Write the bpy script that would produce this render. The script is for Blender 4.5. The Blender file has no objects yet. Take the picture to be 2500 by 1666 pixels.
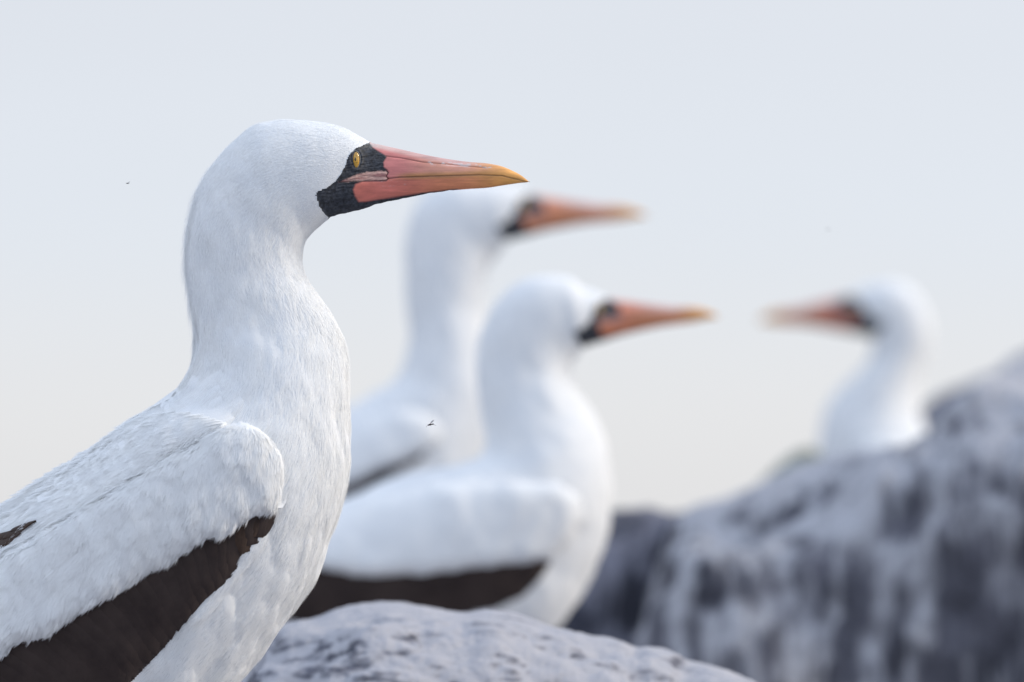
import bpy, math
import numpy as np
from mathutils import Vector
from mathutils.bvhtree import BVHTree

rng = np.random.default_rng(7)
scene = bpy.context.scene
COL = scene.collection

# ------------------------------------------------------------------ camera
PITCH = math.radians(1.43)          # lens looks very slightly up: horizon just under the frame
LENS, SENSOR = 500.0, 36.0
FOCUS = 8.70
cam_d = bpy.data.cameras.new('camera')
cam = bpy.data.objects.new('camera', cam_d)
COL.objects.link(cam)
cam.location = (0, 0, 0)
cam.rotation_euler = (math.radians(90) + PITCH, 0, 0)
cam_d.lens = LENS
cam_d.sensor_width = SENSOR
cam_d.clip_start = 0.1
cam_d.clip_end = 60000
cam_d.dof.use_dof = True
cam_d.dof.focus_distance = FOCUS - 0.02
cam_d.dof.aperture_fstop = 11.5
cam_d.dof.aperture_blades = 0
scene.camera = cam

# ------------------------------------------------------------------ world, sun, exposure
SUN_EL, SUN_AZ = math.radians(27), math.radians(86)      # azimuth from +Y (view direction) towards +X (right)
world = bpy.data.worlds.new('World')
scene.world = world
world.use_nodes = True
wn, wl = world.node_tree.nodes, world.node_tree.links
wn.clear()
w_out = wn.new('ShaderNodeOutputWorld')
sky = wn.new('ShaderNodeTexSky')
sky.sky_type = 'NISHITA'
sky.sun_disc = False
sky.sun_elevation = SUN_EL
sky.sun_rotation = SUN_AZ
sky.dust_density = 2.0
sky.air_density = 1.2
bg1 = wn.new('ShaderNodeBackground'); bg1.inputs['Strength'].default_value = 0.10
bg2 = wn.new('ShaderNodeBackground'); bg2.inputs['Strength'].default_value = 1.0
wl.new(sky.outputs[0], bg1.inputs['Color'])
tc = wn.new('ShaderNodeTexCoord')
sp = wn.new('ShaderNodeSeparateXYZ')
wl.new(tc.outputs['Generated'], sp.inputs[0])
ramp = wn.new('ShaderNodeValToRGB')
els = ramp.color_ramp.elements
stops = [(0.0, (.80, .79, .80)), (.010, (.83, .825, .835)), (.020, (.86, .87, .89)), (.033, (.805, .86, .94)),
         (.052, (.785, .83, .915)), (.30, (.84, .955, 1.16)), (1.0, (.96, 1.12, 1.42))]
els[0].position, els[0].color = stops[0][0], (*stops[0][1], 1)
els[1].position, els[1].color = stops[-1][0], (*stops[-1][1], 1)
for p_, c_ in stops[1:-1]:
    e = els.new(p_); e.color = (*c_, 1)
wl.new(sp.outputs['Z'], ramp.inputs[0])
cn = wn.new('ShaderNodeTexNoise'); cn.inputs['Scale'].default_value = 9.0; cn.inputs['Detail'].default_value = 3.0
cm = wn.new('ShaderNodeMapping'); cm.inputs['Scale'].default_value = (1.0, 1.0, 5.0)       # thin, level veils of cloud
wl.new(tc.outputs['Generated'], cm.inputs[0]); wl.new(cm.outputs[0], cn.inputs['Vector'])
cr = wn.new('ShaderNodeMapRange'); cr.inputs['To Min'].default_value = .955; cr.inputs['To Max'].default_value = 1.045
wl.new(cn.outputs['Fac'], cr.inputs['Value'])
cv = wn.new('ShaderNodeVectorMath'); cv.operation = 'SCALE'
wl.new(ramp.outputs[0], cv.inputs[0]); wl.new(cr.outputs[0], cv.inputs['Scale'])
wl.new(cv.outputs[0], bg2.inputs['Color'])
mixw = wn.new('ShaderNodeMixShader'); mixw.inputs[0].default_value = 0.90
wl.new(bg1.outputs[0], mixw.inputs[1]); wl.new(bg2.outputs[0], mixw.inputs[2])
wl.new(mixw.outputs[0], w_out.inputs['Surface'])

sun_d = bpy.data.lights.new('sun', 'SUN')
sun_d.energy = 2.15
sun_d.angle = math.radians(14)
sun_d.color = (1.0, 0.87, 0.68)
sun = bpy.data.objects.new('sun', sun_d)
COL.objects.link(sun)
to_sun = Vector((math.sin(SUN_AZ) * math.cos(SUN_EL), math.cos(SUN_AZ) * math.cos(SUN_EL), math.sin(SUN_EL)))
sun.rotation_euler = to_sun.to_track_quat('Z', 'Y').to_euler()

scene.view_settings.view_transform = 'Standard'
scene.view_settings.look = 'None'
scene.view_settings.exposure = 0.0
scene.view_settings.gamma = 1.0
scene.view_settings.use_curve_mapping = False
scene.render.engine = 'CYCLES'
scene.cycles.max_bounces = 16
scene.cycles.diffuse_bounces = 14
scene.cycles.use_denoising = True
scene.cycles.sample_clamp_indirect = 6

# ------------------------------------------------------------------ geometry of the traced outlines
CP, SP_ = math.cos(PITCH), math.sin(PITCH)


def PW(px, py, Y):
    """world x, z of the point seen at (px, py) in the 2500 x 1666 photograph at depth Y"""
    px, py = np.asarray(px, float), np.asarray(py, float)
    dx = (px - 1250) / 2500 * SENSOR / LENS
    dz = -(py - 833) / 2500 * SENSOR / LENS
    dy, dzw = CP - SP_ * dz, SP_ + CP * dz
    k = Y / dy
    return dx * k, dzw * k


def pxm(Y):
    return 2500 / (SENSOR / LENS * Y)          # pixels per metre at depth Y


# ---- numpy value noise
def _hash(ix, iy, iz, seed):
    h = (ix.astype(np.int64) * 374761393 + iy.astype(np.int64) * 668265263 + iz.astype(np.int64) * 2147483647
         + seed * 974711) & 0xffffffff
    h = ((h ^ (h >> 13)) * 1274126177) & 0xffffffff
    h = (h ^ (h >> 16)) & 0xffffffff
    return h / 4294967295.0


def vnoise(p, seed=0):
    p = np.asarray(p, float)
    i = np.floor(p); f = p - i
    f = f * f * (3 - 2 * f)
    ix, iy, iz = i[:, 0], i[:, 1], i[:, 2]
    r = 0
    for a in (0, 1):
        wa = f[:, 0] if a else 1 - f[:, 0]
        for b in (0, 1):
            wb = f[:, 1] if b else 1 - f[:, 1]
            for c in (0, 1):
                wc = f[:, 2] if c else 1 - f[:, 2]
                r = r + wa * wb * wc * _hash(ix + a, iy + b, iz + c, seed)
    return r * 2 - 1


def fbm(p, oct=4, seed=0, gain=.5):
    p = np.asarray(p, float)
    r, a = 0, 1.0
    for k in range(oct):
        r = r + a * vnoise(p * (2.03 ** k) + 17.3 * k, seed + k)
        a *= gain
    return r


def hermite(rows, ts, t):
    """smooth interpolation of rows (n x c) given at ts, sampled at t"""
    rows = np.asarray(rows, float)
    n = len(rows)
    m = np.zeros_like(rows)
    for k in range(n):
        if k == 0: m[k] = (rows[1] - rows[0]) / (ts[1] - ts[0])
        elif k == n - 1: m[k] = (rows[-1] - rows[-2]) / (ts[-1] - ts[-2])
        else:
            d0 = (rows[k] - rows[k - 1]) / (ts[k] - ts[k - 1]); d1 = (rows[k + 1] - rows[k]) / (ts[k + 1] - ts[k])
            h0, h1 = ts[k] - ts[k - 1], ts[k + 1] - ts[k]
            m[k] = (d0 * h1 + d1 * h0) / (h0 + h1)
    k = np.clip(np.searchsorted(ts, t, side='right') - 1, 0, n - 2)
    h = (ts[k + 1] - ts[k])[:, None]
    u = ((t - ts[k])[:, None]) / h
    u2, u3 = u * u, u * u * u
    return (rows[k] * (2 * u3 - 3 * u2 + 1) + m[k] * h * (u3 - 2 * u2 + u) + rows[k + 1] * (-2 * u3 + 3 * u2) + m[k + 1] * h * (u3 - u2))


def seg_dist(x, y, poly, closed):
    P = np.asarray(poly, float)
    A = P if closed else P[:-1]
    B = np.roll(P, -1, axis=0) if closed else P[1:]
    best = np.full(x.shape, 1e9)
    for a, b in zip(A, B):
        d = b - a
        L = max(d @ d, 1e-9)
        t = np.clip(((x - a[0]) * d[0] + (y - a[1]) * d[1]) / L, 0, 1)
        best = np.minimum(best, np.hypot(x - a[0] - t * d[0], y - a[1] - t * d[1]))
    return best


def sdf(x, y, poly):
    """signed distance, positive inside the polygon"""
    x, y = np.asarray(x, float), np.asarray(y, float)
    P = np.asarray(poly, float)
    ins = np.zeros(x.shape, bool)
    for a, b in zip(P, np.roll(P, -1, axis=0)):
        c = (a[1] > y) != (b[1] > y)
        with np.errstate(divide='ignore', invalid='ignore'):
            xi = (b[0] - a[0]) * (y - a[1]) / (b[1] - a[1] + 1e-12) + a[0]
        ins ^= c & (x < xi)
    d = seg_dist(x, y, P, True)
    return np.where(ins, d, -d)


def sm(x, a, b):
    t = np.clip((x - a) / (b - a), 0, 1)
    return t * t * (3 - 2 * t)


def resample(poly, n):
    P = np.asarray(poly, float)
    s = np.r_[0, np.cumsum(np.hypot(*np.diff(P, axis=0).T))]
    t = np.linspace(0, s[-1], n)
    return np.c_[np.interp(t, s, P[:, 0]), np.interp(t, s, P[:, 1])]


# ------------------------------------------------------------------ mesh and object helpers
def make_mesh(name, V, F, smooth=True, col=None, normals=None):
    """V n x 3, F m x k (all faces with k corners)"""
    V = np.asarray(V, np.float32); F = np.asarray(F, np.int32)
    me = bpy.data.meshes.new(name)
    m, k = F.shape
    me.vertices.add(len(V)); me.vertices.foreach_set('co', V.ravel())
    me.loops.add(m * k); me.loops.foreach_set('vertex_index', F.ravel())
    me.polygons.add(m); me.polygons.foreach_set('loop_start', np.arange(0, m * k, k, dtype=np.int32))
    me.polygons.foreach_set('loop_total', np.full(m, k, np.int32))
    me.polygons.foreach_set('use_smooth', np.full(m, smooth))
    me.update(calc_edges=True)
    if col is not None:
        ca = me.color_attributes.new('pigment', 'FLOAT_COLOR', 'POINT')
        c4 = np.ones((len(V), 4), np.float32); c4[:, :3] = col
        ca.data.foreach_set('color', c4.ravel())
    if normals is not None:
        me.normals_split_custom_set_from_vertices(normals.tolist())
    return me


def link(name, me, mat, parent=None, kind=None, label=None):
    o = bpy.data.objects.new(name, me)
    COL.objects.link(o)
    if mat is not None and me is not None and not me.materials:
        me.materials.append(mat)
    if parent is not None: o.parent = parent
    if kind: o['kind'] = kind
    if label: o['label'] = label
    return o


def tag(o, label, cat, group=None, kind=None):
    o['label'] = label; o['category'] = cat
    if group: o['group'] = group
    if kind: o['kind'] = kind


def grid_faces(nu, nv, wrap=False):
    i = np.arange(nu - 1)[:, None]
    j = np.arange(nv if wrap else nv - 1)[None, :]
    j2 = (j + 1) % nv
    a = i * nv + j; b = i * nv + j2; c = (i + 1) * nv + j2; d = (i + 1) * nv + j
    return np.stack([a, b, c, d], -1).reshape(-1, 4)


def revolve(cx, cy, cz, rx, ry, rz, nu=24, nv=16):
    th = np.linspace(0, 2 * np.pi, nu, endpoint=False)
    ph = np.linspace(0.02, np.pi - .02, nv)
    T, Ph = np.meshgrid(th, ph)
    V = np.stack([cx + rx * np.sin(Ph) * np.cos(T), cy + ry * np.sin(Ph) * np.sin(T), cz + rz * np.cos(Ph)], -1).reshape(-1, 3)
    return V, grid_faces(nv, nu, True)


def tube(pts, rads, n=10):
    """tapering tube through pts"""
    pts = np.asarray(pts, float); rads = np.asarray(rads, float)
    V = []
    for k, p in enumerate(pts):
        a = pts[min(k + 1, len(pts) - 1)] - pts[max(k - 1, 0)]
        a /= np.linalg.norm(a)
        u = np.cross(a, [0.31, 0.9, 0.2]); u /= np.linalg.norm(u)
        v = np.cross(a, u)
        for t in np.linspace(0, 2 * np.pi, n, endpoint=False):
            V.append(p + rads[k] * (u * math.cos(t) + v * math.sin(t)))
    return np.array(V), grid_faces(len(pts), n, True)


def join(parts):
    V, F, o = [], [], 0
    for v, f in parts:
        V.append(v); F.append(f + o); o += len(v)
    return np.concatenate(V), np.concatenate(F)


# ------------------------------------------------------------------ materials
def new_mat(name):
    m = bpy.data.materials.new(name); m.use_nodes = True
    nt = m.node_tree
    return m, nt, nt.nodes['Principled BSDF']


def N(nt, typ, **kw):
    n = nt.nodes.new(typ)
    for k, v in kw.items():
        if k in n.inputs: n.inputs[k].default_value = v
        else: setattr(n, k, v)
    return n


def ramp_node(nt, stops):
    r = nt.nodes.new('ShaderNodeValToRGB')
    e = r.color_ramp.elements
    e[0].position, e[0].color = stops[0][0], (*stops[0][1], 1)
    e[1].position, e[1].color = stops[-1][0], (*stops[-1][1], 1)
    for p, c in stops[1:-1]:
        x = e.new(p); x.color = (*c, 1)
    return r


def plumage_mat(name, c0, c1, scale=60, bump=.15, sss=0.0, bscale=900):
    m, nt, b = new_mat(name)
    t = N(nt, 'ShaderNodeTexCoord')
    n1 = N(nt, 'ShaderNodeTexNoise', Scale=scale, Detail=4.0, Roughness=.6)
    nt.links.new(t.outputs['Object'], n1.inputs['Vector'])
    r = ramp_node(nt, [(.35, c0), (.62, c1)])
    nt.links.new(n1.outputs['Fac'], r.inputs[0])
    nt.links.new(r.outputs[0], b.inputs['Base Color'])
    n2 = N(nt, 'ShaderNodeTexNoise', Scale=bscale, Detail=3.0)
    mp = N(nt, 'ShaderNodeMapping'); mp.inputs['Scale'].default_value = (1.0, 1.0, .35)
    nt.links.new(t.outputs['Object'], mp.inputs['Vector']); nt.links.new(mp.outputs[0], n2.inputs['Vector'])
    bp = N(nt, 'ShaderNodeBump', Strength=bump, Distance=.0006)
    nt.links.new(n2.outputs['Fac'], bp.inputs['Height']); nt.links.new(bp.outputs[0], b.inputs['Normal'])
    b.inputs['Roughness'].default_value = .85
    b.inputs['Specular IOR Level'].default_value = .15
    b.inputs['Sheen Weight'].default_value = .12
    b.inputs['Sheen Roughness'].default_value = .5
    if sss:
        b.inputs['Subsurface Weight'].default_value = sss
        b.inputs['Subsurface Radius'].default_value = (1.0, .8, .6)
        b.inputs['Subsurface Scale'].default_value = .006
    return m


M_WHITE = plumage_mat('white_plumage', (.78, .79, .795), (.84, .84, .83))
M_BARB = plumage_mat('white_barbs', (.97, .973, .975), (.985, .985, .98), bump=0.0)
# loose barbs let light through
_nt = M_BARB.node_tree; _b = _nt.nodes['Principled BSDF']
_tr = _nt.nodes.new('ShaderNodeBsdfTranslucent'); _tr.inputs['Color'].default_value = (.975, .975, .97, 1)
_ms = _nt.nodes.new('ShaderNodeMixShader'); _ms.inputs[0].default_value = .5
_nt.links.new(_b.outputs[0], _ms.inputs[1]); _nt.links.new(_tr.outputs[0], _ms.inputs[2])
_nt.links.new(_ms.outputs[0], _nt.nodes['Material Output'].inputs['Surface'])
M_DARK = plumage_mat('dark_brown_plumage', (.029, .0195, .018), (.046, .032, .028), scale=40, bump=.35, bscale=500)
M_DARK.node_tree.nodes['Principled BSDF'].inputs['Roughness'].default_value = .62
M_DARK.node_tree.nodes['Principled BSDF'].inputs['Sheen Weight'].default_value = .05
M_BROWN = plumage_mat('brown_edged_plumage', (.034, .022, .018), (.062, .038, .027), scale=70, bump=.35, bscale=600)


def attr_mat(name, rough, coat, bscale, bump, dist=.0004, stretch=(1, 1, 1)):
    m, nt, b = new_mat(name)
    a = N(nt, 'ShaderNodeVertexColor', layer_name='pigment')
    t = N(nt, 'ShaderNodeTexCoord')
    mp = N(nt, 'ShaderNodeMapping'); mp.inputs['Scale'].default_value = stretch
    nt.links.new(t.outputs['Object'], mp.inputs['Vector'])
    n = N(nt, 'ShaderNodeTexNoise', Scale=bscale, Detail=5.0, Roughness=.65)
    nt.links.new(mp.outputs[0], n.inputs['Vector'])
    mx = N(nt, 'ShaderNodeMix', data_type='RGBA', blend_type='MULTIPLY')
    mx.inputs['Factor'].default_value = .6
    r = ramp_node(nt, [(.3, (.72, .72, .72)), (.7, (1.15, 1.15, 1.15))])
    nt.links.new(n.outputs['Fac'], r.inputs[0])
    nt.links.new(a.outputs['Color'], mx.inputs[6]); nt.links.new(r.outputs[0], mx.inputs[7])
    nt.links.new(mx.outputs[2], b.inputs['Base Color'])
    bp = N(nt, 'ShaderNodeBump', Strength=bump, Distance=dist)
    nt.links.new(n.outputs['Fac'], bp.inputs['Height']); nt.links.new(bp.outputs[0], b.inputs['Normal'])
    b.inputs['Roughness'].default_value = rough
    b.inputs['Coat Weight'].default_value = coat
    b.inputs['Coat Roughness'].default_value = .35
    b.inputs['Specular IOR Level'].default_value = .35
    return m


M_BILL = attr_mat('bill_horn', .48, .10, 260, .35, .0005, (.35, 1, 1.6))
M_FACE = attr_mat('face_skin_black', .6, 0.0, 520, .6, .0005, (.7, 1, 1))


def flat_mat(name, c, rough=.5, coat=0.0, noise=.15, nscale=200):
    m, nt, b = new_mat(name)
    t = N(nt, 'ShaderNodeTexCoord')
    n = N(nt, 'ShaderNodeTexNoise', Scale=nscale, Detail=3.0)
    nt.links.new(t.outputs['Object'], n.inputs['Vector'])
    lo = tuple(x * (1 - noise) for x in c); hi = tuple(min(1, x * (1 + noise)) for x in c)
    r = ramp_node(nt, [(.3, lo), (.7, hi)])
    nt.links.new(n.outputs['Fac'], r.inputs[0]); nt.links.new(r.outputs[0], b.inputs['Base Color'])
    b.inputs['Roughness'].default_value = rough; b.inputs['Coat Weight'].default_value = coat
    return m


M_IRIS = flat_mat('amber_iris', (.62, .33, .035), .25, 1.0, .35, 900)
M_PUPIL = flat_mat('black_pupil', (.004, .004, .004), .1, 1.0)
M_SCLERA = flat_mat('dark_eye_corner', (.035, .012, .012), .2, 1.0)
M_LID = flat_mat('grey_eyelid', (.20, .205, .20), .6)
M_LEG = flat_mat('grey_leg_skin', (.11, .12, .11), .6)
M_FLY = flat_mat('fly_body', (.035, .02, .022), .5)
m_, nt_, b_ = new_mat('fly_wing')
b_.inputs['Base Color'].default_value = (.35, .34, .36, 1); b_.inputs['Alpha'].default_value = .28
M_FLYWING = m_


def rock_mat(name, guano, stretch, scale, thresh=(.42, .60), dark=(.06, .06, .075), mid=(.15, .152, .19), up=.12, top=None, bd=.006):
    m, nt, b = new_mat(name)
    L = nt.links
    t = N(nt, 'ShaderNodeTexCoord')
    # slow distortion so that the streaks wander
    nd = N(nt, 'ShaderNodeTexNoise', Scale=scale * .35, Detail=2.0)
    L.new(t.outputs['Object'], nd.inputs['Vector'])
    vm = N(nt, 'ShaderNodeVectorMath', operation='MULTIPLY_ADD')
    vm.inputs[1].default_value = (.035, .035, .02)
    L.new(nd.outputs['Color'], vm.inputs[0]); L.new(t.outputs['Object'], vm.inputs[2])
    mp = N(nt, 'ShaderNodeMapping'); mp.inputs['Scale'].default_value = stretch
    L.new(vm.outputs[0], mp.inputs['Vector'])
    n1 = N(nt, 'ShaderNodeTexNoise', Scale=scale, Detail=7.0, Roughness=.62)
    L.new(mp.outputs[0], n1.inputs['Vector'])
    n2 = N(nt, 'ShaderNodeTexNoise', Scale=scale * .8, Detail=6.0, Roughness=.6)
    L.new(t.outputs['Object'], n2.inputs['Vector'])
    r2 = ramp_node(nt, [(.36, dark), (.66, mid)])
    L.new(n2.outputs['Fac'], r2.inputs[0])
    # droppings gather on ledges and run down; a high up also paints in top light
    g = N(nt, 'ShaderNodeNewGeometry')
    sx = N(nt, 'ShaderNodeSeparateXYZ'); L.new(g.outputs['Normal'], sx.inputs[0])
    ma = N(nt, 'ShaderNodeMath', operation='MULTIPLY_ADD'); ma.inputs[1].default_value = up
    L.new(sx.outputs['Z'], ma.inputs[0]); L.new(n1.outputs['Fac'], ma.inputs[2])
    n3 = N(nt, 'ShaderNodeTexNoise', Scale=scale * .3, Detail=3.0)
    L.new(t.outputs['Object'], n3.inputs['Vector'])
    mb = N(nt, 'ShaderNodeMath', operation='MULTIPLY_ADD'); mb.inputs[1].default_value = .20
    L.new(n3.outputs['Fac'], mb.inputs[0]); L.new(ma.outputs[0], mb.inputs[2])
    if top:      # droppings lie thickest along the perch
        so = N(nt, 'ShaderNodeSeparateXYZ'); L.new(t.outputs['Object'], so.inputs[0])
        mt = N(nt, 'ShaderNodeMapRange'); mt.inputs['From Min'].default_value = top[0]; mt.inputs['From Max'].default_value = top[1]; mt.inputs['To Max'].default_value = top[2]
        L.new(so.outputs['Z'], mt.inputs['Value'])
        mc = N(nt, 'ShaderNodeMath', operation='ADD'); L.new(mt.outputs[0], mc.inputs[0]); L.new(mb.outputs[0], mc.inputs[1]); mb = mc
    mr = N(nt, 'ShaderNodeMapRange'); mr.inputs['From Min'].default_value = thresh[0] + .095; mr.inputs['From Max'].default_value = thresh[1] + .095
    L.new(mb.outputs[0], mr.inputs['Value'])
    mx = N(nt, 'ShaderNodeMix', data_type='RGBA')
    L.new(mr.outputs[0], mx.inputs['Factor']); L.new(r2.outputs[0], mx.inputs[6])
    mx.inputs[7].default_value = (*guano, 1)
    L.new(mx.outputs[2], b.inputs['Base Color'])
    n4 = N(nt, 'ShaderNodeTexNoise', Scale=scale * 6, Detail=8.0, Roughness=.7)
    L.new(t.outputs['Object'], n4.inputs['Vector'])
    bp = N(nt, 'ShaderNodeBump', Strength=.6, Distance=bd)
    L.new(n4.outputs['Fac'], bp.inputs['Height']); L.new(bp.outputs[0], b.inputs['Normal'])
    b.inputs['Roughness'].default_value = .9
    b.inputs['Specular IOR Level'].default_value = .2
    return m


M_ROCK_FRONT = rock_mat('guano_rock_mottled', (.44, .433, .46), (.33, .8, 1.6), 44, (.67, .82), (.060, .061, .078), (.165, .166, .20), up=.42, bd=.003)  # upward faces paled for droppings and for light painted into the colour
M_ROCK_B = rock_mat('guano_rock_streaked', (.46, .46, .49), (1.8, 1, .12), 24, (.50, .68), (.048, .048, .060), (.15, .15, .18), up=.17, top=(.78, .87, .035))
M_ROCK_C = rock_mat('grey_rock_streaked', (.34, .34, .39), (1.6, 1, .26), 13, (.51, .62), (.028, .029, .042), (.11, .11, .145), up=.10)
M_ROCK_A = rock_mat('dark_lava_rock', (.20, .20, .24), (1.8, 1, .25), 10, (.56, .68), (.024, .025, .033), (.055, .056, .074), up=.10)
M_GROUND = rock_mat('lava_shore', (.3, .3, .33), (1, 1, 1), 5, (.5, .7))

# ------------------------------------------------------------------ setting: shore, sea
gx = np.linspace(-30, 30, 90); gy = np.r_[np.linspace(-6, 20, 70), np.linspace(20.6, 60, 40)]
GX, GY = np.meshgrid(gx, gy, indexing='ij')
gz = -0.62 + .10 * fbm(np.c_[GX.ravel() * .7, GY.ravel() * .7, np.zeros(GX.size)], 4, 3)
gz -= np.clip((GY.ravel() - 22) / 30, 0, 2) * 2.6
me = make_mesh('ground', np.c_[GX.ravel(), GY.ravel(), gz], grid_faces(len(gx), len(gy)))
link('ground', me, M_GROUND, kind='structure')
m_, nt_, b_ = new_mat('hazy_sea_water')
b_.inputs['Base Color'].default_value = (.20, .235, .27, 1); b_.inputs['Roughness'].default_value = .35
t_ = N(nt_, 'ShaderNodeTexCoord'); n_ = N(nt_, 'ShaderNodeTexNoise', Scale=.8, Detail=6.0)
nt_.links.new(t_.outputs['Object'], n_.inputs['Vector'])
bp_ = N(nt_, 'ShaderNodeBump', Strength=.4, Distance=.3)
nt_.links.new(n_.outputs['Fac'], bp_.inputs['Height']); nt_.links.new(bp_.outputs[0], b_.inputs['Normal'])
me = make_mesh('sea', [(-30000, -30000, -2.2), (30000, -30000, -2.2), (30000, 30000, -2.2), (-30000, 30000, -2.2)], [[0, 1, 2, 3]], False)
link('sea', me, m_, kind='structure')


# ------------------------------------------------------------------ rocks
def boulder(crest, Y, base_py, df, db, mat, label, seed, q=.45, amp=.02, nu=220, nv=130, sc=6, group=None, vgroove=0.0, base_z=None):
    """a closed boulder whose crest follows the traced points at depth Y; df/db: reach to the front and back (m)"""
    C = np.asarray(crest, float)
    s = np.r_[0, np.cumsum(np.hypot(*np.diff(C, axis=0).T))]
    t = np.linspace(0, s[-1], nu)
    c = hermite(C, s, t)
    x, zc = PW(c[:, 0], c[:, 1], Y)
    zb = PW(0, base_py, Y)[1] if base_z is None else base_z
    ph = np.linspace(0, np.pi, nv)
    u = np.linspace(0, 1, nu)
    end = np.sqrt(np.clip(1 - np.abs(2 * u - 1) ** 6, 0, 1)) * .93 + .07       # the ends close in depth
    cs = np.sign(np.cos(ph)) * np.abs(np.cos(ph)) ** .8
    prof = np.sin(ph) ** q
    X = np.repeat(x[:, None], nv, 1)
    Yc = Y - np.where(cs > 0, df, db)[None, :] * cs[None, :] * end[:, None]
    Z = zb + (zc[:, None] - zb) * prof[None, :]
    V = np.stack([X, Yc, Z], -1)
    du = np.gradient(V, axis=0); dv = np.gradient(V, axis=1)
    n = np.cross(dv, du); n /= np.linalg.norm(n, axis=-1, keepdims=True) + 1e-9
    ctr = V.mean(axis=1, keepdims=True)
    n *= np.sign((n * (V - ctr)).sum(-1, keepdims=True).mean())
    p = V.reshape(-1, 3)
    crestw = 1 - .93 * np.exp(-((ph - np.pi / 2) / .18) ** 2)
    lump = fbm(p * sc + seed, 3, seed) * amp * 2.2
    fine = fbm(p * sc * 5 + seed, 4, seed + 9) * amp * .45
    ridg = -np.abs(fbm(p * np.array([sc * 1.6, sc * 1.6, sc * .5]) + 3.1, 3, seed + 5)) * vgroove
    d = (lump + ridg).reshape(nu, nv) * crestw[None, :] + fine.reshape(nu, nv) * (.35 + .65 * crestw)[None, :]
    V = V + n * d[..., None]
    F = grid_faces(nu, nv)
    vv = V.reshape(-1, 3)
    o3 = np.array([x.mean(), Y, zb])
    V0 = vv - o3
    # end caps as fans of quads folded to the ring centre
    caps = []
    base = len(V0)
    c0, c1 = V0[:nv].mean(0), V0[-nv:].mean(0)
    V0 = np.r_[V0, [c0, c1]]
    capF = [[k, k + 1, base, base] for k in range(nv - 1)]
    capF += [[(nu - 1) * nv + k + 1, (nu - 1) * nv + k, base + 1, base + 1] for k in range(nv - 1)]
    tri = np.r_[F[:, [0, 1, 2]], F[:, [0, 2, 3]], np.array(capF)[:, :3]]
    me = make_mesh('rock', V0, tri)
    o = link('rock', me, mat)
    o.location = o3
    tag(o, label, 'rock', group)
    return o


GZ = -0.66
boulder([(430, 1720), (520, 1640), (607, 1590), (650, 1545), (696, 1523), (768, 1508), (833, 1485), (905, 1473), (976, 1470), (1035, 1479),
         (1125, 1494), (1202, 1488), (1262, 1500), (1345, 1529), (1428, 1550), (1511, 1568), (1547, 1586), (1589, 1583),
         (1630, 1589), (1666, 1610), (1738, 1627), (1833, 1663), (1930, 1715), (2020, 1800), (2080, 1900)], 9.52, 0, .36, .30,
        M_ROCK_FRONT, 'pale grey guano-mottled boulder low in front, its crest just below the sitting bird', 11, q=.42, amp=.0036, nu=460, nv=420, sc=20, base_z=GZ)
boulder([(1290, 1400), (1340, 1310), (1400, 1262), (1450, 1250), (1502, 1243), (1560, 1252), (1624, 1262), (1660, 1258), (1700, 1262), (1760, 1300), (1800, 1400)],
        12.25, 0, .22, .30, M_ROCK_A, 'dark lava rock with a nearly level top between the sitting bird and the streaked rock', 23, q=.22, amp=.010, sc=7, base_z=GZ, vgroove=.012)
boulder([(1560, 1560), (1615, 1340), (1650, 1262), (1690, 1238), (1781, 1212), (1876, 1170), (1944, 1142), (2010, 1122), (2080, 1103), (2182, 1096), (2235, 1092), (2285, 1084),
         (2318, 1052), (2345, 1000), (2380, 964), (2440, 932), (2500, 893), (2600, 850), (2750, 815), (2900, 840), (2990, 950), (3050, 1200)], 12.05, 0, .34, .42, M_ROCK_B,
        'broad white-streaked grey rock below the left-facing bird, rising to the right edge', 37, q=.20, amp=.015, sc=5, base_z=GZ, vgroove=.03, nu=340, nv=150)
boulder([(2200, 1260), (2225, 1110), (2243, 1025), (2257, 990), (2298, 962), (2352, 945), (2420, 922), (2500, 884), (2600, 840), (2750, 800), (2900, 820), (3050, 950), (3120, 1200)],
        14.8, 0, .50, .45, M_ROCK_C, 'dark rock tip showing just behind the neck base of the left-facing bird', 51, q=.26, amp=.016, sc=5, base_z=GZ, vgroove=.03, nu=240)
boulder([(1838, 1200), (1868, 1165), (1905, 1130), (1945, 1102), (1980, 1094), (2010, 1120), (2035, 1180)], 13.3, 0, .10, .12, flat_mat('lichened_rock', (.20, .215, .18), .9, 0, .4, 60),
        'small greenish grey wedge of rock just left of the left-facing bird', 61, q=.3, amp=.004, sc=9, base_z=GZ, nu=80, nv=60)
# rocks the birds stand on
boulder([(-700, 2560), (-500, 2420), (-200, 2352), (200, 2345), (500, 2360), (700, 2420), (850, 2600)], 8.7, 0, .33, .33, M_ROCK_FRONT,
        'flat pale rock under the feet of the nearest bird', 71, q=.16, amp=.003, sc=9, base_z=GZ, nu=120, nv=90)
boulder([(150, 1900), (250, 1760), (450, 1700), (700, 1690), (1000, 1690), (1250, 1700), (1400, 1740), (1500, 1850)], 11.7, 0, .85, .85, M_ROCK_FRONT,
        'low rock shelf behind the front boulder carrying the sitting bird and the tall bird', 81, q=.08, amp=.004, sc=7, base_z=GZ, nu=140, nv=110)
boulder([(1900, 1600), (1960, 1470), (2100, 1440), (2400, 1440), (2650, 1450), (2850, 1470), (2900, 1600)], 14.0, 0, .34, .40, M_ROCK_A,
        'dark rock ledge behind the streaked rock carrying the left-facing bird', 91, q=.12, amp=.005, sc=7, base_z=GZ, nu=120, nv=90)

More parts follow.
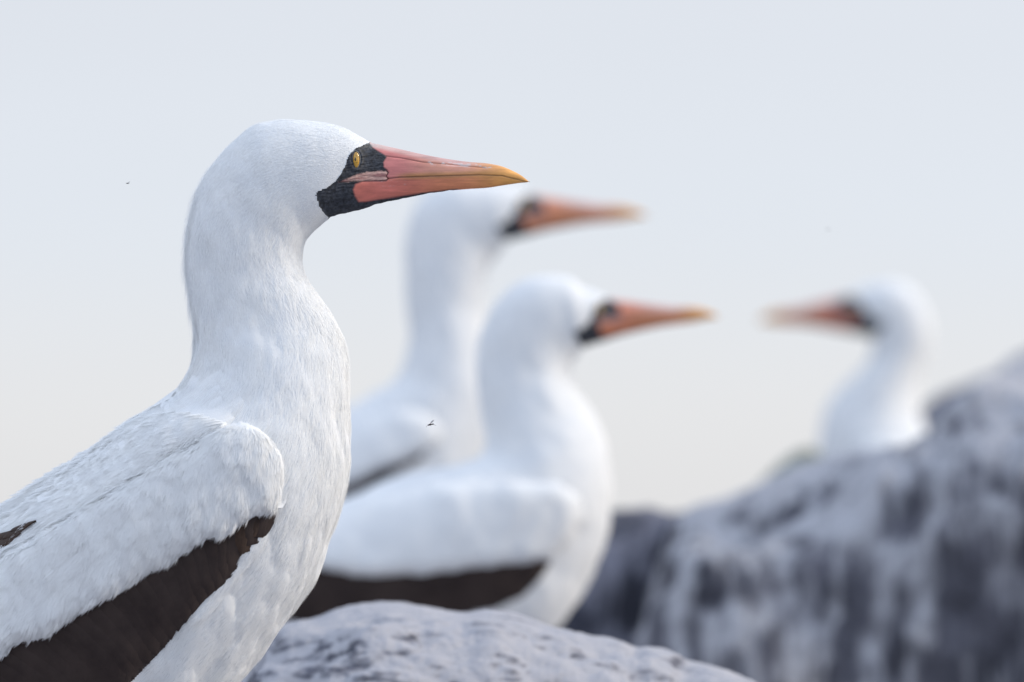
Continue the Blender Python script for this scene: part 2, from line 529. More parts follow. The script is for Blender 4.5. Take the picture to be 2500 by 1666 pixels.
# ------------------------------------------------------------------ birds: face map in the near bird's own outline coordinates
MASK_REAR = [(905, 346), (888, 356.6), (868.5, 366), (857, 377), (850, 390), (845, 405), (840, 416), (830, 434), (821, 446), (797, 463), (773, 475),
             (774.6, 488), (780, 504), (791, 521), (802, 534)]
MASK = MASK_REAR + [(802, 560), (1000, 540), (1340, 480), (1340, 380), (1000, 310), (912, 330)]
PINK_UP = [(899, 330), (903, 350), (911, 361), (928, 372), (944, 382), (944, 386), (937, 398), (938, 410), (946, 417), (948.5, 424), (944, 433), (949, 438.6),
           (976, 435), (1059, 432), (1170, 428), (1225, 430), (1280, 444), (1340, 446), (1340, 380), (1000, 310)]
WEDGE = [(828, 448.6), (845, 441), (865.6, 431), (894.6, 423), (928, 419), (944, 419), (947.6, 424), (943, 433), (948, 438.6), (943, 443.6), (886, 444.5), (845, 448.5)]
PINK_LOW = [(886, 446), (943, 444.6), (949, 439), (976, 435.5), (1059, 432.5), (1170, 428.5), (1225, 430.5), (1280, 444.5), (1340, 447), (1340, 470), (1252, 462), (1180, 475),
            (1142, 474), (1114, 464), (1086, 466.5), (1031, 473), (976, 481.5), (921, 490), (893, 495), (877, 496), (868, 482), (863.5, 466), (869, 453)]
TOMIUM = [(815, 450), (828, 448.6), (870, 446), (943, 443.8), (949, 438.6), (976, 435), (1059, 432), (1170, 428), (1225, 430), (1262, 439), (1280, 444), (1294, 446)]
NOTCH = [(944, 418), (948.5, 424), (944, 433), (949, 438.6)]
SULCUS = [(944, 382.5), (976, 386), (1004, 391), (1031, 396.6), (1073, 399.6), (1114, 403.5), (1183, 410.5)]
CULMEN = [(905, 348), (949, 357), (1004, 370), (1059, 381), (1114, 391), (1170, 397), (1197, 399), (1225, 405), (1252, 416), (1274, 428), (1294, 445)]


def face_colour(x, y, warm=0.0):
    n = len(x)
    p3 = np.c_[x * .02, y * .06, np.zeros(n)]
    nz = fbm(p3, 4, 77)
    nf = fbm(np.c_[x * .25, y * .25, np.zeros(n)], 3, 78)
    dark = np.array([.036, .040, .050]) * (1 + .6 * np.clip(nf, -.8, 1.5)[:, None])
    tipf = sm(x, 1115, 1260)
    low = np.array([.72, .215, .165]); low_o = np.array([.75, .28, .14]); tip = np.array([.84, .41, .115])
    rid = np.array([.64, .38, .34]); cheek = np.array([.62, .215, .20])
    cheek = cheek + (np.array([.74, .29, .15]) - cheek) * warm; low = low + (np.array([.76, .29, .13]) - low) * warm
    dt = seg_dist(x, y, TOMIUM, False)
    dc = seg_dist(x, y, CULMEN, False)
    # upper bill: pink cheek, paler pinkish ridge, orange along the cutting edge and at the tip
    up = cheek + (np.array([.68, .32, .23]) - cheek) * sm(x, 960, 1080)[:, None]
    ridge_w = sm(-dc, -17, -6) * (1 - sm(x, 1120, 1220))
    up = up + (rid - up) * ridge_w[:, None]
    up = up + (np.array([.60, .47, .43]) - up) * (sm(-dc, -14, -5) * (1 - sm(x, 915, 985)) * .8)[:, None]
    edge_o = sm(-dt, -15, -3) * sm(x, 950, 1010) * (y < 470)
    up = up + (np.array([.57, .27, .10]) - up) * (edge_o * .85)[:, None]
    lo = low + (low_o - low) * sm(x, 950, 1120)[:, None]
    lo = lo + (np.array([.57, .27, .10]) - lo) * (sm(-dt, -9, -2) * sm(x, 950, 1010) * .7)[:, None]
    up = up + (tip - up) * tipf[:, None]; lo = lo + (tip - lo) * tipf[:, None]
    wedge = np.array([.58, .36, .31]) + (np.array([.32, .15, .14]) - np.array([.58, .36, .31])) * sm(fbm(np.c_[x * .03 + y * .04, y * .30, np.zeros(n)], 3, 5), -.1, .8)[:, None]
    c = dark.copy()
    w = sm(sdf(x, y, PINK_UP), -2.5, 3.0)[:, None]; c = c + (up - c) * w
    w = sm(sdf(x, y, PINK_LOW), -3.0, 3.5)[:, None]; c = c + (lo - c) * w
    w = sm(sdf(x, y, WEDGE) + 1.2 * nf, -1.5, 2.0)[:, None]; c = c + (wedge - c) * w
    # grey scurf where the ridge meets the forehead
    w = (sm(-np.hypot((x - 903) / 1.6, y - 356), -11, -3) * (.35 + .35 * nf))[:, None]; c = c + (np.array([.25, .25, .24]) - c) * np.clip(w, 0, 1)
    # seams
    w = np.exp(-(dt / 1.3) ** 2) * .5 * sm(x, 815, 840) * (1 - .55 * sm(x, 960, 1000)); c = c * (1 - w[:, None])
    w = np.exp(-(seg_dist(x, y, NOTCH, False) / 1.4) ** 2) * .6; c = c * (1 - w[:, None])
    w = np.exp(-(seg_dist(x, y, SULCUS, False) / 1.2) ** 2) * .5 * (1 - sm(x, 1060, 1130)); c = c * (1 - w[:, None])
    # dry white flakes along the groove and the jaw
    fl = fbm(np.c_[x * .11, y * .35, np.zeros(n)], 4, 31)
    w = sm(-seg_dist(x, y, [(1050, 398), (1120, 402), (1195, 408)], False), -8, -1) * sm(fl, -.05, .4) * .85
    w2 = sm(-seg_dist(x, y, [(930, 452), (985, 448)], False), -10, -1) * sm(fl, .25, .6) * .55
    w = np.clip(w + w2, 0, 1)[:, None]
    c = c + (np.array([.66, .58, .56]) - c) * w
    ln = fbm(np.c_[x * .012, y * .55, np.zeros(n)], 3, 61) * sm(x, 900, 960)
    c *= (1 + .13 * nz + .10 * ln)[:, None]
    return np.clip(c, .004, .95)


EYE = dict(c=(869.5, 391.0), rx=8.3, ry=20.0)

# near bird: dorsal x, y; ventral x, y (photo pixels at its depth); half width in mm. From bill tip to tail.
FACE_SECT = [(1294.5, 444.5, 1294, 446, .25), (1285, 436.5, 1285, 447.3, 1.6), (1274, 428, 1274, 448, 2.4), (1252, 416, 1252, 451, 3.5), (1225, 405, 1225, 455, 4.6), (1197, 399, 1197, 459.5, 5.6),
             (1142, 394, 1142, 463.5, 6.8), (1086, 386, 1086, 468.5, 8.0), (1031, 375.5, 1031, 477, 9.3), (976, 363, 974, 488, 10.8), (949, 357, 945, 494, 12),
             (926, 351.5, 912, 503, 13.4), (905, 347, 878, 513.5, 15.5), (880, 334, 848, 521, 18.5), (850, 318, 820, 528, 21.5), (815, 305, 799, 538, 24.5)]
NEAR_BODY = [(770, 297, 785, 549, 26.8), (719, 294.5, 771, 561, 28.5), (668, 296, 760, 572, 29.5), (622, 307, 751, 583, 30.3), (575, 341, 746, 594, 31.2),
             (532, 388, 743, 606, 32), (497, 439, 741, 621, 32), (472, 492, 740, 638, 32.3), (457, 547, 744, 660, 32.6), (452, 604, 756, 687, 33),
             (452, 655, 775, 714, 34), (457, 705, 798, 749, 36), (464, 755, 820, 790, 38), (473, 808, 838, 835, 41), (475, 855, 848, 878, 45),
             (466, 900, 852, 930, 50), (444, 944, 854, 1000, 56), (418, 974, 854, 1062, 61), (375, 997, 852, 1126, 66), (322, 1021, 845, 1190, 70),
             (276, 1056, 829, 1264, 73), (225, 1102, 807, 1328, 75), (155, 1155, 781, 1392, 76), (85, 1208, 744, 1456, 76), (20, 1262, 701, 1514, 76),
             (-60, 1335, 640, 1592, 75), (-150, 1420, 560, 1692, 72), (-240, 1510, 470, 1780, 67), (-330, 1600, 370, 1860, 60), (-430, 1700, 260, 1920, 52),
             (-530, 1800, 120, 1970, 43), (-630, 1900, -50, 2020, 34), (-730, 2000, -250, 2080, 25), (-830, 2090, -480, 2150, 16), (-900, 2160, -700, 2200, 8)]


def affine(ref3, own3):
    A = np.c_[np.asarray(ref3, float), np.ones(3)]
    return np.linalg.solve(A, np.asarray(own3, float))        # 3 x 2: [x y 1] @ M


REF3 = [(905, 348), (1294, 445), (802, 534)]


def loft(rows, Y, nring, hi):
    rows = np.asarray(rows, float)
    ppm = pxm(Y)
    dd = np.diff(rows, axis=0)
    step = np.maximum(np.hypot(dd[:, 0], dd[:, 1]), np.hypot(dd[:, 2], dd[:, 3])) / ppm
    cum = np.r_[0, np.cumsum(step)]
    ts = []
    for k in range(len(rows) - 1):
        in_face = k < len(FACE_SECT)
        st = (.00048 if in_face else .0016) if hi else (.0016 if in_face else .004)
        m = max(2, int(math.ceil(step[k] / st)))
        ts.append(np.linspace(cum[k], cum[k + 1], m, endpoint=False))
    ts = np.r_[np.concatenate(ts), cum[-1]]
    R = hermite(rows, cum, ts)
    th = np.linspace(0, 2 * np.pi, nring, endpoint=False)
    D, Vn, hw = R[:, :2], R[:, 2:4], np.maximum(R[:, 4], .2) / 1000
    c = (D + Vn) / 2; e = (D - Vn) / 2
    n = 2.15
    ct = np.sign(np.cos(th)) * np.abs(np.cos(th)) ** (2 / n)
    st = np.sign(np.sin(th)) * np.abs(np.sin(th)) ** (2 / n)
    PX = c[:, None, :] + e[:, None, :] * ct[None, :, None]
    off = -hw[:, None] * st[None, :]
    return PX, off, ts


def bird(name_label, Y, face_rows, body_rows, M, root_px, hi=False, mirror=False, white=None, dark=None, scap=None, feet=None, group='white seabirds with black masks on the rocks', wing_T=(9, 3), seed=0, kx=1.0, warm=0.0):
    """M maps reference face coordinates to this bird's own pixels"""
    ppm = pxm(Y)
    rx, rz = PW(*root_px, Y)
    R0 = np.array([rx, Y, rz])
    root = bpy.data.objects.new('seabird', None)
    COL.objects.link(root); root.location = R0
    root.empty_display_size = .05
    tag(root, name_label, 'bird', group)
    rows = []
    wf_ = lambda v: v if v < 940 else 940 + (v - 940) * kx          # a turned head: the bill foreshortens more than the face
    for a, b, c, d, w in face_rows:
        a, c = wf_(a), wf_(c)
        D = np.array([a, b, 1]) @ M; V = np.array([c, d, 1]) @ M
        rows.append((*D, *V, w))
    rows += list(body_rows)
    PX, off, ts = loft(rows, Y, 300 if hi else 84, hi)
    nu, nv = off.shape
    iM = np.linalg.inv(np.c_[M, [0, 0, 1]])
    ref = np.concatenate([PX, np.ones((nu, nv, 1))], -1) @ iM
    refx, refy = ref[..., 0], ref[..., 1]
    refx = np.where(refx < 940, refx, 940 + (refx - 940) / kx)
    X, Z = PW(PX[..., 0], PX[..., 1], Y)
    V = np.stack([X, Y + off, Z], -1)
    du = np.gradient(V, axis=0)
    dv = (np.roll(V, -1, 1) - np.roll(V, 1, 1)) / 2
    n = np.cross(du, dv); n /= np.linalg.norm(n, axis=-1, keepdims=True) + 1e-12
    mid = V[nu // 2]; s = np.sign(((mid - mid.mean(0)) * n[nu // 2]).sum())
    n *= s
    # which rings belong to the head
    rid = np.arange(nu)
    fx = refx.ravel(); fy = refy.ravel()
    dm = (sdf(fx, fy, MASK) + 1.2 * fbm(np.c_[fx * .16, fy * .16, np.zeros(len(fx))], 3, 91)).reshape(nu, nv)
    # index where the body rows begin
    rr = np.asarray(rows, float); ddr = np.diff(rr, axis=0)
    cum = np.r_[0, np.cumsum(np.maximum(np.hypot(ddr[:, 0], ddr[:, 1]), np.hypot(ddr[:, 2], ddr[:, 3])) / ppm)]
    tf = cum[len(face_rows) + 1]
    face_ring = ts <= tf
    nonf = (dm > 0) & face_ring[:, None]
    # relief
    arc = np.cumsum(np.r_[0, np.linalg.norm(np.diff(V[:, nv // 4], axis=0), axis=1)])
    bodyw = sm(ts, tf, tf + .12)
    q = np.stack([np.repeat(arc[:, None], nv, 1), V[..., 1], V[..., 2] * .4 + V[..., 0] * .4], -1)
    per = V.reshape(-1, 3)
    l1 = fbm(np.c_[per[:, 0] * 55 + per[:, 2] * 10, per[:, 1] * 55, per[:, 2] * 22 - per[:, 0] * 10], 3, 5 + seed).reshape(nu, nv)
    l2 = fbm(np.c_[per[:, 0] * 130, per[:, 1] * 130, per[:, 2] * 60], 2, 8 + seed).reshape(nu, nv)
    amp = np.where(nonf, 0, 1) * (.0003 + .0010 * bodyw)[:, None]
    V = V + n * (l1 * amp * (1 + .4 * sm(ts, tf + .16, tf + .30))[:, None] + l2 * amp * .35)[..., None]
    # feathers stand a little proud of the bare skin
    V = V + n * (np.where(nonf, -1, 0) * .00035 * sm(dm, 0, 4))[..., None]
    if hi:
        g = np.exp(-(seg_dist(fx, fy, TOMIUM, False) / 1.6) ** 2) * sm(fx, 815, 850) * .0004
        g += np.exp(-(seg_dist(fx, fy, SULCUS, False) / 1.6) ** 2) * .0005
        g += np.exp(-(seg_dist(fx, fy, NOTCH, False) / 1.8) ** 2) * .0007
        wr = fbm(np.c_[fx * .05 + fy * .02, fy * .45 + fx * .08, np.zeros(len(fx))], 3, 44)
        blk = np.clip(1 - sm(sdf(fx, fy, PINK_LOW), -3, 2) - sm(sdf(fx, fy, PINK_UP), -3, 2), 0, 1)
        wr2 = wr * .00035 * blk
        es = np.hypot((fx - EYE['c'][0]) / 15, (fy - EYE['c'][1]) / 26)
        ring = np.exp(-((es - 1.0) / .22) ** 2) * .0006
        V = V + n * (((-g + wr2 + ring).reshape(nu, nv)) * np.where(nonf, 1, 0))[..., None]
    L = V.reshape(-1, 3) - R0
    F = grid_faces(nu, nv, True)
    # classify faces
    fdm = dm.ravel()[F].mean(1); fring = np.repeat(face_ring[:-1], nv)
    fxm, fym = fx[F].mean(1), fy[F].mean(1)
    tx = np.array(TOMIUM)
    ty = np.interp(fxm, tx[:, 0], tx[:, 1])
    isbare = (fdm > 0) & fring
    is_up = isbare & (sdf(fxm, fym, PINK_UP) > 0) & (fym <= ty)
    is_lo = isbare & ~is_up & ((sdf(fxm, fym, PINK_LOW) > 0) | (fxm > 1262) | ((fxm > 1130) & (fym > 440)))
    is_up |= isbare & ~is_lo & (fxm > 1000) & (fym < ty)
    is_face = isbare & ~is_up & ~is_lo
    is_body = ~isbare
    col = face_colour(fx, fy, warm)

    def sub(maskf, name, mat, c=None, cap=None):
        f = F[maskf]
        used, inv = np.unique(f, return_inverse=True)
        v = L[used]
        ff = inv.reshape(f.shape)
        if cap is not None:      # close the open tail end
            v = np.r_[v, [L[cap].mean(0)]]
            pos = {int(a): i for i, a in enumerate(used)}
            ring_i = [pos[int(a)] for a in cap]
            cf = np.array([[ring_i[k], ring_i[(k + 1) % len(ring_i)], len(v) - 1, len(v) - 1] for k in range(len(ring_i))])
            tri = np.r_[ff[:, [0, 1, 2]], ff[:, [0, 2, 3]], cf[:, :3]]
            me = make_mesh(name, v, tri)
        else:
            me = make_mesh(name, v, ff, col=None if c is None else c[used])
        return link(name, me, mat, root)
    body = sub(is_body, 'body', M_WHITE, cap=np.arange((nu - 1) * nv, nu * nv))
    sub(is_face, 'face_mask', M_FACE, col)
    sub(is_up, 'upper_bill', M_BILL, col)
    sub(is_lo, 'lower_bill', M_BILL, col)

    bvh_body = BVHTree.FromPolygons(V.reshape(-1, 3).tolist(), F.tolist())
    trees = [bvh_body]

    def hit(px, py, trees_):
        """first surface met from the viewer's side of the bird at this outline position"""
        x, z = PW(px, py, Y)
        d = Vector((float(x), Y, float(z))).normalized()
        o = d * (Y - .35)
        best = None
        for t in trees_:
            h = t.ray_cast(o, d, .36)
            if h[0] is not None and (best is None or h[3] < best[0]):
                best = (h[3], h[0])
        return (best[1], d) if best else (None, d)

    # ---- eyes (both sides)
    ex, ey = np.array([*EYE['c'], 1]) @ M
    h, d = hit(ex, ey, trees)
    kx = np.linalg.norm(np.array([1, 0, 0]) @ M) / ppm; ky = np.linalg.norm(np.array([0, 1, 0]) @ M) / ppm
    if h is not None:
        for side in (1, -1):
            hx, hy, hz = h.x - R0[0], (h.y - R0[1]) * side, h.z - R0[2]
            fl = -1 if mirror else 1
            a, b = EYE['rx'] * kx, EYE['ry'] * ky
            v, f = revolve(hx - fl * 3.0 * kx, hy, hz, 11.6 * kx, .0011, 21.5 * ky)
            eye = link('eye', make_mesh('eye', v, f), M_SCLERA, root)
            v, f = revolve(hx, hy - side * .0002, hz, a, .0017, b)
            link('iris', make_mesh('iris', v, f), M_IRIS, eye)
            v, f = revolve(hx - fl * 1.6 * kx, hy - side * .0014, hz + 1.0 * ky, 2.7 * kx, .0006, 6.0 * ky, 16, 10)
            link('pupil', make_mesh('pupil', v, f), M_PUPIL, eye)
            tt = np.linspace(0, 2 * np.pi, 40)
            ring = np.c_[hx - fl * 2.6 * kx + 12.3 * kx * np.cos(tt) + fl * 2.0 * kx * np.sin(tt) * .6, hy - side * .0004 + 0 * tt, hz + 22 * ky * np.sin(tt)]
            v, f = tube(ring, np.full(40, 1.1 * kx), 6)
            link('eyelid', make_mesh('eyelid', v, f), M_LID, eye)

    # ---- wing shells: swell out of the body inside their outline
    def shell(poly, T, Rpx, stepx, trees_, texture=None, Tfun=None):
        P = np.asarray(poly, float)
        x0, y0 = P.min(0) - 10; x1, y1 = P.max(0) + 10
        xs = np.arange(x0, x1, stepx); ys = np.arange(y0, y1, stepx)
        GX, GY = np.meshgrid(xs, ys, indexing='ij')
        d = sdf(GX.ravel(), GY.ravel(), P)
        if texture is not None:
            d = d + texture(GX.ravel(), GY.ravel())
        ok = d > -9
        verts = np.zeros((GX.size, 3)); good = np.zeros(GX.size, bool)
        for k in np.nonzero(ok)[0]:
            px, py = GX.ravel()[k], GY.ravel()[k]
            h, dr = hit(px, py, trees_)
            if h is None:
                if d[k] < 0: continue
                x, z = PW(px, py, Y); h = Vector((float(x), Y - .002, float(z)))
            tt = T * (Tfun(px) if Tfun else 1)
            u = min(max(d[k] / Rpx, 0), 1)
            hh = tt * math.sqrt(max(0, 1 - (1 - u) ** 2)) if d[k] > 0 else d[k] / ppm * .9
            p = h - dr * hh
            verts[k] = p; good[k] = True
        vv = verts.copy()
        lump = fbm(np.c_[vv[:, 0] * 70, vv[:, 1] * 20, vv[:, 2] * 30], 3, 19 + seed) * T * .09
        vv[:, 1] -= lump * (d > Rpx * .3)
        F_ = grid_faces(len(xs), len(ys))
        keep = good[F_].all(1)
        F_ = F_[keep]
        used, inv = np.unique(F_, return_inverse=True)
        vu = vv[used]; fu = inv.reshape(F_.shape)
        tree = BVHTree.FromPolygons(vu.tolist(), fu.tolist())
        return vu, fu, tree

    sx = 5 if hi else 11
    wings = []
    info = {}
    if dark is not None:
        vd, fd, td = shell(dark, wing_T[1] / 1000, 14 if hi else 16, sx, [bvh_body])
        wing = link('wing', make_mesh('wing', vd - R0, fd), M_DARK, root, label='dark brown lower edge of the folded wing')
        trees.append(td); info['td'] = td
        wings.append(wing)
    if white is not None:
        def frill(x, y):
            return 3.5 * fbm(np.c_[x * .035, y * .035, np.zeros(len(x))], 3, 12 + seed)
        vw, fw, tw = shell(white, wing_T[0] / 1000, 40 * ppm / 3990 + 6, sx, [bvh_body], texture=frill)
        cov = link('wing_coverts', make_mesh('wing_coverts', vw - R0, fw), M_WHITE, root)
        trees.append(tw); info['tw'] = tw; info['cov'] = cov; info['vw'] = vw; info['fw'] = fw
    if scap is not None:
        vs, fs, tsx = shell(scap, .005, 34, sx, [bvh_body])
        sc_o = link('scapulars', make_mesh('scapulars', vs - R0, fs), M_WHITE, root)
        trees.append(tsx); info['tsc'] = tsx; info['scap'] = sc_o; info['vs'] = vs; info['fs'] = fs

    # ---- legs with webbed feet, tail
    if feet is not None:
        for k, ((ax, ay), (bx, by)) in enumerate(feet):
            side = 1 if k == 0 else -1
            x0, z0 = PW(ax, ay, Y); x1, z1 = PW(bx, by, Y)
            yo = -.032 * side
            p = np.array([[x0, Y + yo, z0], [(x0 + x1) / 2 - .004, Y + yo, (z0 + z1) / 2], [x1, Y + yo, z1]]) - R0
            v, f = tube(p, [.008, .0055, .0065], 12)
            leg = link('leg', make_mesh('leg', v, f), M_LEG, root)
            fl = -1 if mirror else 1
            b = p[2]
            toes = [(fl * .075, -.035), (fl * .088, 0.0), (fl * .070, .036), (-fl * .012, .030)]
            fv = [b + np.array([0, 0, .006])]
            for tx_, ty_ in toes[:3]: fv.append(b + np.array([tx_, ty_, -.002]))
            mids = [b + np.array([(toes[0][0] + toes[1][0]) * .42, (toes[0][1] + toes[1][1]) * .42, -.003]), b + np.array([(toes[1][0] + toes[2][0]) * .42, (toes[1][1] + toes[2][1]) * .42, -.003])]
            parts = []
            for t_ in fv[1:]:
                parts.append(tube([fv[0], (fv[0] + t_) / 2 + np.array([0, 0, .002]), t_], [.005, .0035, .002], 8))
            top = [fv[0], fv[1], mids[0], fv[2], mids[1], fv[3]]
            web = np.array(top + [q_ - np.array([0, 0, .002]) for q_ in top])
            wf = np.array([[0, 1, 2, 3], [0, 3, 4, 5], [6, 9, 8, 7], [6, 11, 10, 9]])
            parts.append((web, wf))
            v, f = join(parts)
            link('webbed_foot', make_mesh('webbed_foot', v, f), M_LEG, leg)
    # tail feathers fan from the end of the body
    tailp = V[-1].mean(0); prev = V[-12 if hi else -6].mean(0)
    tdir = (tailp - prev); tdir /= np.linalg.norm(tdir)
    for k in range(5):
        a = (k - 2) * .10
        dr = np.array([tdir[0] * math.cos(a), math.sin(a), tdir[2] * math.cos(a)])
        sd = np.cross(dr, [-tdir[2], 0, tdir[0]]); sd /= np.linalg.norm(sd)
        Lk = .16 - .012 * abs(k - 2)
        us = np.linspace(0, 1, 10)
        w = .011 * np.sqrt(np.clip(1 - us ** 5, 0, 1)) * (.55 + .45 * np.minimum(us * 4, 1)) + .0004
        base = tailp - tdir * .03
        V_ = []
        for zoff in (0, -.0012):
            for u, wk in zip(us, w):
                for v_ in (-1, 0, 1):
                    V_.append(base + dr * Lk * u + sd * wk * v_ + np.array([0, 0, zoff + .0012 * (1 - v_ * v_) + .0008 * k]))
        V_ = np.array(V_) - R0
        ftop = grid_faces(10, 3); F_ = np.r_[ftop, ftop[:, ::-1] + 30]
        link('tail_feather', make_mesh('tail_feather', V_, F_), M_DARK, root)
    info.update(root=root, R0=R0, V=V, n=n, nonf=nonf, dm=dm, ref=ref, PX=PX, ts=ts, tf=tf, body=body, hit=hit, trees=trees, wings=wings, ppm=ppm, Y=Y, bvh=bvh_body)
    return info


def mirror_wing(info):
    """the far wing: the same pieces on the other side of the body"""
    for w in [info['wings'][0], info['cov']] + ([info['scap']] if 'scap' in info else []):
        c = w.copy(); COL.objects.link(c); c.parent = info['root']; c.scale = (1, -1, 1)
        for ch in list(w.children):
            d = ch.copy(); COL.objects.link(d); d.parent = c


# ------------------------------------------------------------------ bird 1: nearest, in focus
I3 = np.array([[1, 0], [0, 1], [0, 0]], float)
BOUND = [(677, 1240), (648, 1252), (622, 1256), (586, 1276), (560, 1298), (542, 1311), (520, 1306), (503, 1312), (469, 1332), (440, 1352), (415, 1374),
         (378, 1386), (342, 1411), (293, 1442), (250, 1462), (220, 1481), (171, 1511), (132, 1543), (83, 1557), (44, 1569), (0, 1604), (-150, 1700), (-400, 1900), (-700, 2080)]
W_UP = [(-1000, 2150), (-800, 1960), (-500, 1700), (-200, 1490), (0, 1350), (107, 1290), (195, 1240), (264, 1200), (303, 1176), (366, 1140), (430, 1103), (489, 1070), (552, 1040),
        (586, 1032), (630, 1045), (660, 1068), (682, 1100), (691, 1135), (689, 1174), (684, 1210)]
LOWER = [(655, 1271), (640, 1290), (616, 1312), (606, 1330), (586, 1358), (552, 1405), (528, 1440), (493, 1467), (459, 1511), (401, 1579), (318, 1666), (150, 1820), (-100, 1990), (-400, 2120), (-800, 2250), (-1000, 2230)]
WHITE1 = W_UP + BOUND
DARK1 = [(-1000, 2160), (-500, 1760), (0, 1480), (200, 1400), (400, 1290), (560, 1215), (640, 1200), (676, 1228), (670, 1245)] + LOWER
SCAP1 = [(-500, 1650), (-300, 1480), (-100, 1320), (0, 1235), (100, 1165), (200, 1103), (280, 1050), (345, 1016), (430, 1000), (500, 1010), (560, 1030), (548, 1046), (480, 1078), (430, 1108), (366, 1148), (303, 1188),
         (264, 1218), (200, 1256), (107, 1309), (50, 1345), (-60, 1420), (-300, 1600)]
b1 = bird('nearest white seabird with black mask and amber eye, sharp in focus', 8.70, FACE_SECT, NEAR_BODY, I3, (150, 2345), hi=True,
          white=WHITE1, dark=DARK1, scap=SCAP1, feet=[((230, 1880), (210, 2338)), ((150, 1900), (130, 2338))], wing_T=(9.5, 3))


VANES = []


def vane(info, base, tip, width, lift, trees_, name, mat, parent, bend=0.0, nu=11, nvv=7, camber=.0006, jag=0.0, point=.35, ppm=3990.0):
    """one feather: a curved, cambered vane lying on the plumage below, lifted towards its tip"""
    base, tip = np.array(base, float), np.array(tip, float)
    d = tip - base; Lg = np.linalg.norm(d); d /= Lg
    nrm = np.array([-d[1], d[0]])
    us = np.linspace(0, 1, nu); vs = np.linspace(-1, 1, nvv)
    V, ok = [], True
    for u in us:
        w = width / 2 * (min(1, .35 + 1.6 * u)) * math.sqrt(max(0, 1 - max(0, (u - (1 - point)) / point) ** 2.4)) + .4
        for v in vs:
            uu = u
            if jag and u > .55: uu = u + jag * (rng.random() - .5) * (u - .55)
            c = base + d * Lg * uu + nrm * (v * w + bend * Lg * (uu - uu * uu) * 4)
            h, dr = info['hit'](c[0], c[1], trees_)
            if h is None:
                x, z = PW(c[0], c[1], info['Y']); h = Vector((float(x), info['Y'] - .004, float(z)))
            lf = lift[0] + (lift[1] - lift[0]) * u ** 1.2 + camber * (1 - v * v) - .0004 * v * v
            p = h - dr * lf
            V.append((p.x, p.y, p.z))
    V = np.array(V).reshape(nu, nvv, 3)
    # smooth out steps of the surface below
    for _ in range(2):
        V[1:-1, :, 1] = V[1:-1, :, 1] * .5 + (V[:-2, :, 1] + V[2:, :, 1]) * .25
    top = V.reshape(-1, 3) - info['R0']
    back = top + np.array([0, .00035, 0])
    F = grid_faces(nu, nvv)
    if mat is M_WHITE: VANES.append((V.reshape(-1, 3), F))
    me = make_mesh(name, np.r_[top, back], np.r_[F, F[:, ::-1] + len(top)])
    return link(name, me, mat, parent)


# ---- individual feathers of the near wing
tb = b1['bvh']
cov_trees = [b1['tw'], tb]
B = resample(BOUND[:21], 400)
for r in range(7):
    step = 15 + r * 1.5
    s0 = rng.integers(0, 8)
    k = s0
    while k < 400:
        f = k / 400
        ang = math.radians(96 + 26 * f + rng.normal(0, 4))
        d = np.array([math.cos(ang), math.sin(ang)])
        updir = np.array([-.30 - .25 * (1 - f), -.93])
        tip = B[k] + updir * r * 47 + rng.normal(0, 5, 2) + (d * 5 if r == 0 else 0)
        Lg = 92 + 30 * rng.random() + 12 * r
        base = tip - d * Lg
        inside = sdf(np.array([tip[0]]), np.array([tip[1]]), WHITE1)[0]
        ibase = sdf(np.array([base[0]]), np.array([base[1]]), WHITE1)[0]
        if r == 0 or inside > 24:
            if ibase < 6:
                base = tip - d * Lg * .5
                ibase = sdf(np.array([base[0]]), np.array([base[1]]), WHITE1)[0]
            if ibase > 4 and tip[0] > -60:
                vane(b1, base, tip, 62 + 14 * rng.random(), (.0001, .0014 if r else .0018), cov_trees, 'covert_feather', M_WHITE, b1['cov'],
                     bend=rng.normal(0, .02) + .03, jag=.22 if r == 0 else .06)
        k += int(step + rng.integers(-3, 4))
# scapulars: long soft feathers running down the back
for r in range(5):
    A0 = resample([(440, 1072), (380, 1112), (300, 1165), (190, 1240), (60, 1330), (-60, 1400)], 14)
    for k in range(14):
        up = np.array([-.55, -.83])
        tip = A0[k] + up * (r * 27) + rng.normal(0, 6, 2) + np.array([-10, 4])
        ang = math.radians(148 + rng.normal(0, 5))
        d = np.array([math.cos(ang), math.sin(ang)])
        base = tip - d * (150 + 60 * rng.random())
        h, _ = b1['hit'](tip[0], tip[1], [tb]); h2, _ = b1['hit'](base[0], base[1], [tb])
        if -60 < tip[0] < 90 and 1255 < tip[1] < 1340: continue
        if h is None or h2 is None or h.y > 8.665 or h2.y > 8.665: continue
        vane(b1, base, tip, 62 + 14 * rng.random(), (.0001, .0013), [b1['tsc'], tb], 'scapular_feather', M_WHITE, b1['scap'], bend=rng.normal(0, .03), jag=.05)
# dark feathers between the white edge and the lower edge of the wing
LB = resample([(655, 1258)] + BOUND[2:22], 27); LT = resample(LOWER[2:12], 27)
for k in range(26):
    f = k / 26
    base = LB[k] + np.array([6, -34]); tip = LT[min(26, k + 1)] + np.array([2, 2])
    if k < 3: tip = LT[k] + np.array([0, -1])
    vane(b1, base, tip, 52 + 22 * f, (.0002, .0017), [b1['td'], tb], 'flight_feather', M_DARK if k > 3 or k % 2 else M_BROWN, b1['wings'][0], bend=-.05, camber=.0005, point=.25)
vane(b1, (668, 1222), (628, 1312), 34, (.0006, .0022), [b1['td'], tb], 'alula_feather', M_DARK, b1['wings'][0], bend=-.06)
for bpx, tpx, wd in [((72, 1280), (6, 1316), 15), ((88, 1272), (24, 1298), 10), ((50, 1300), (-30, 1350), 18), ((40, 1295), (-60, 1335), 16)]:
    vane(b1, bpx, tpx, wd, (.0036, .0048), [b1['tsc'], tb], 'brown_tertial', M_BROWN, b1['scap'])
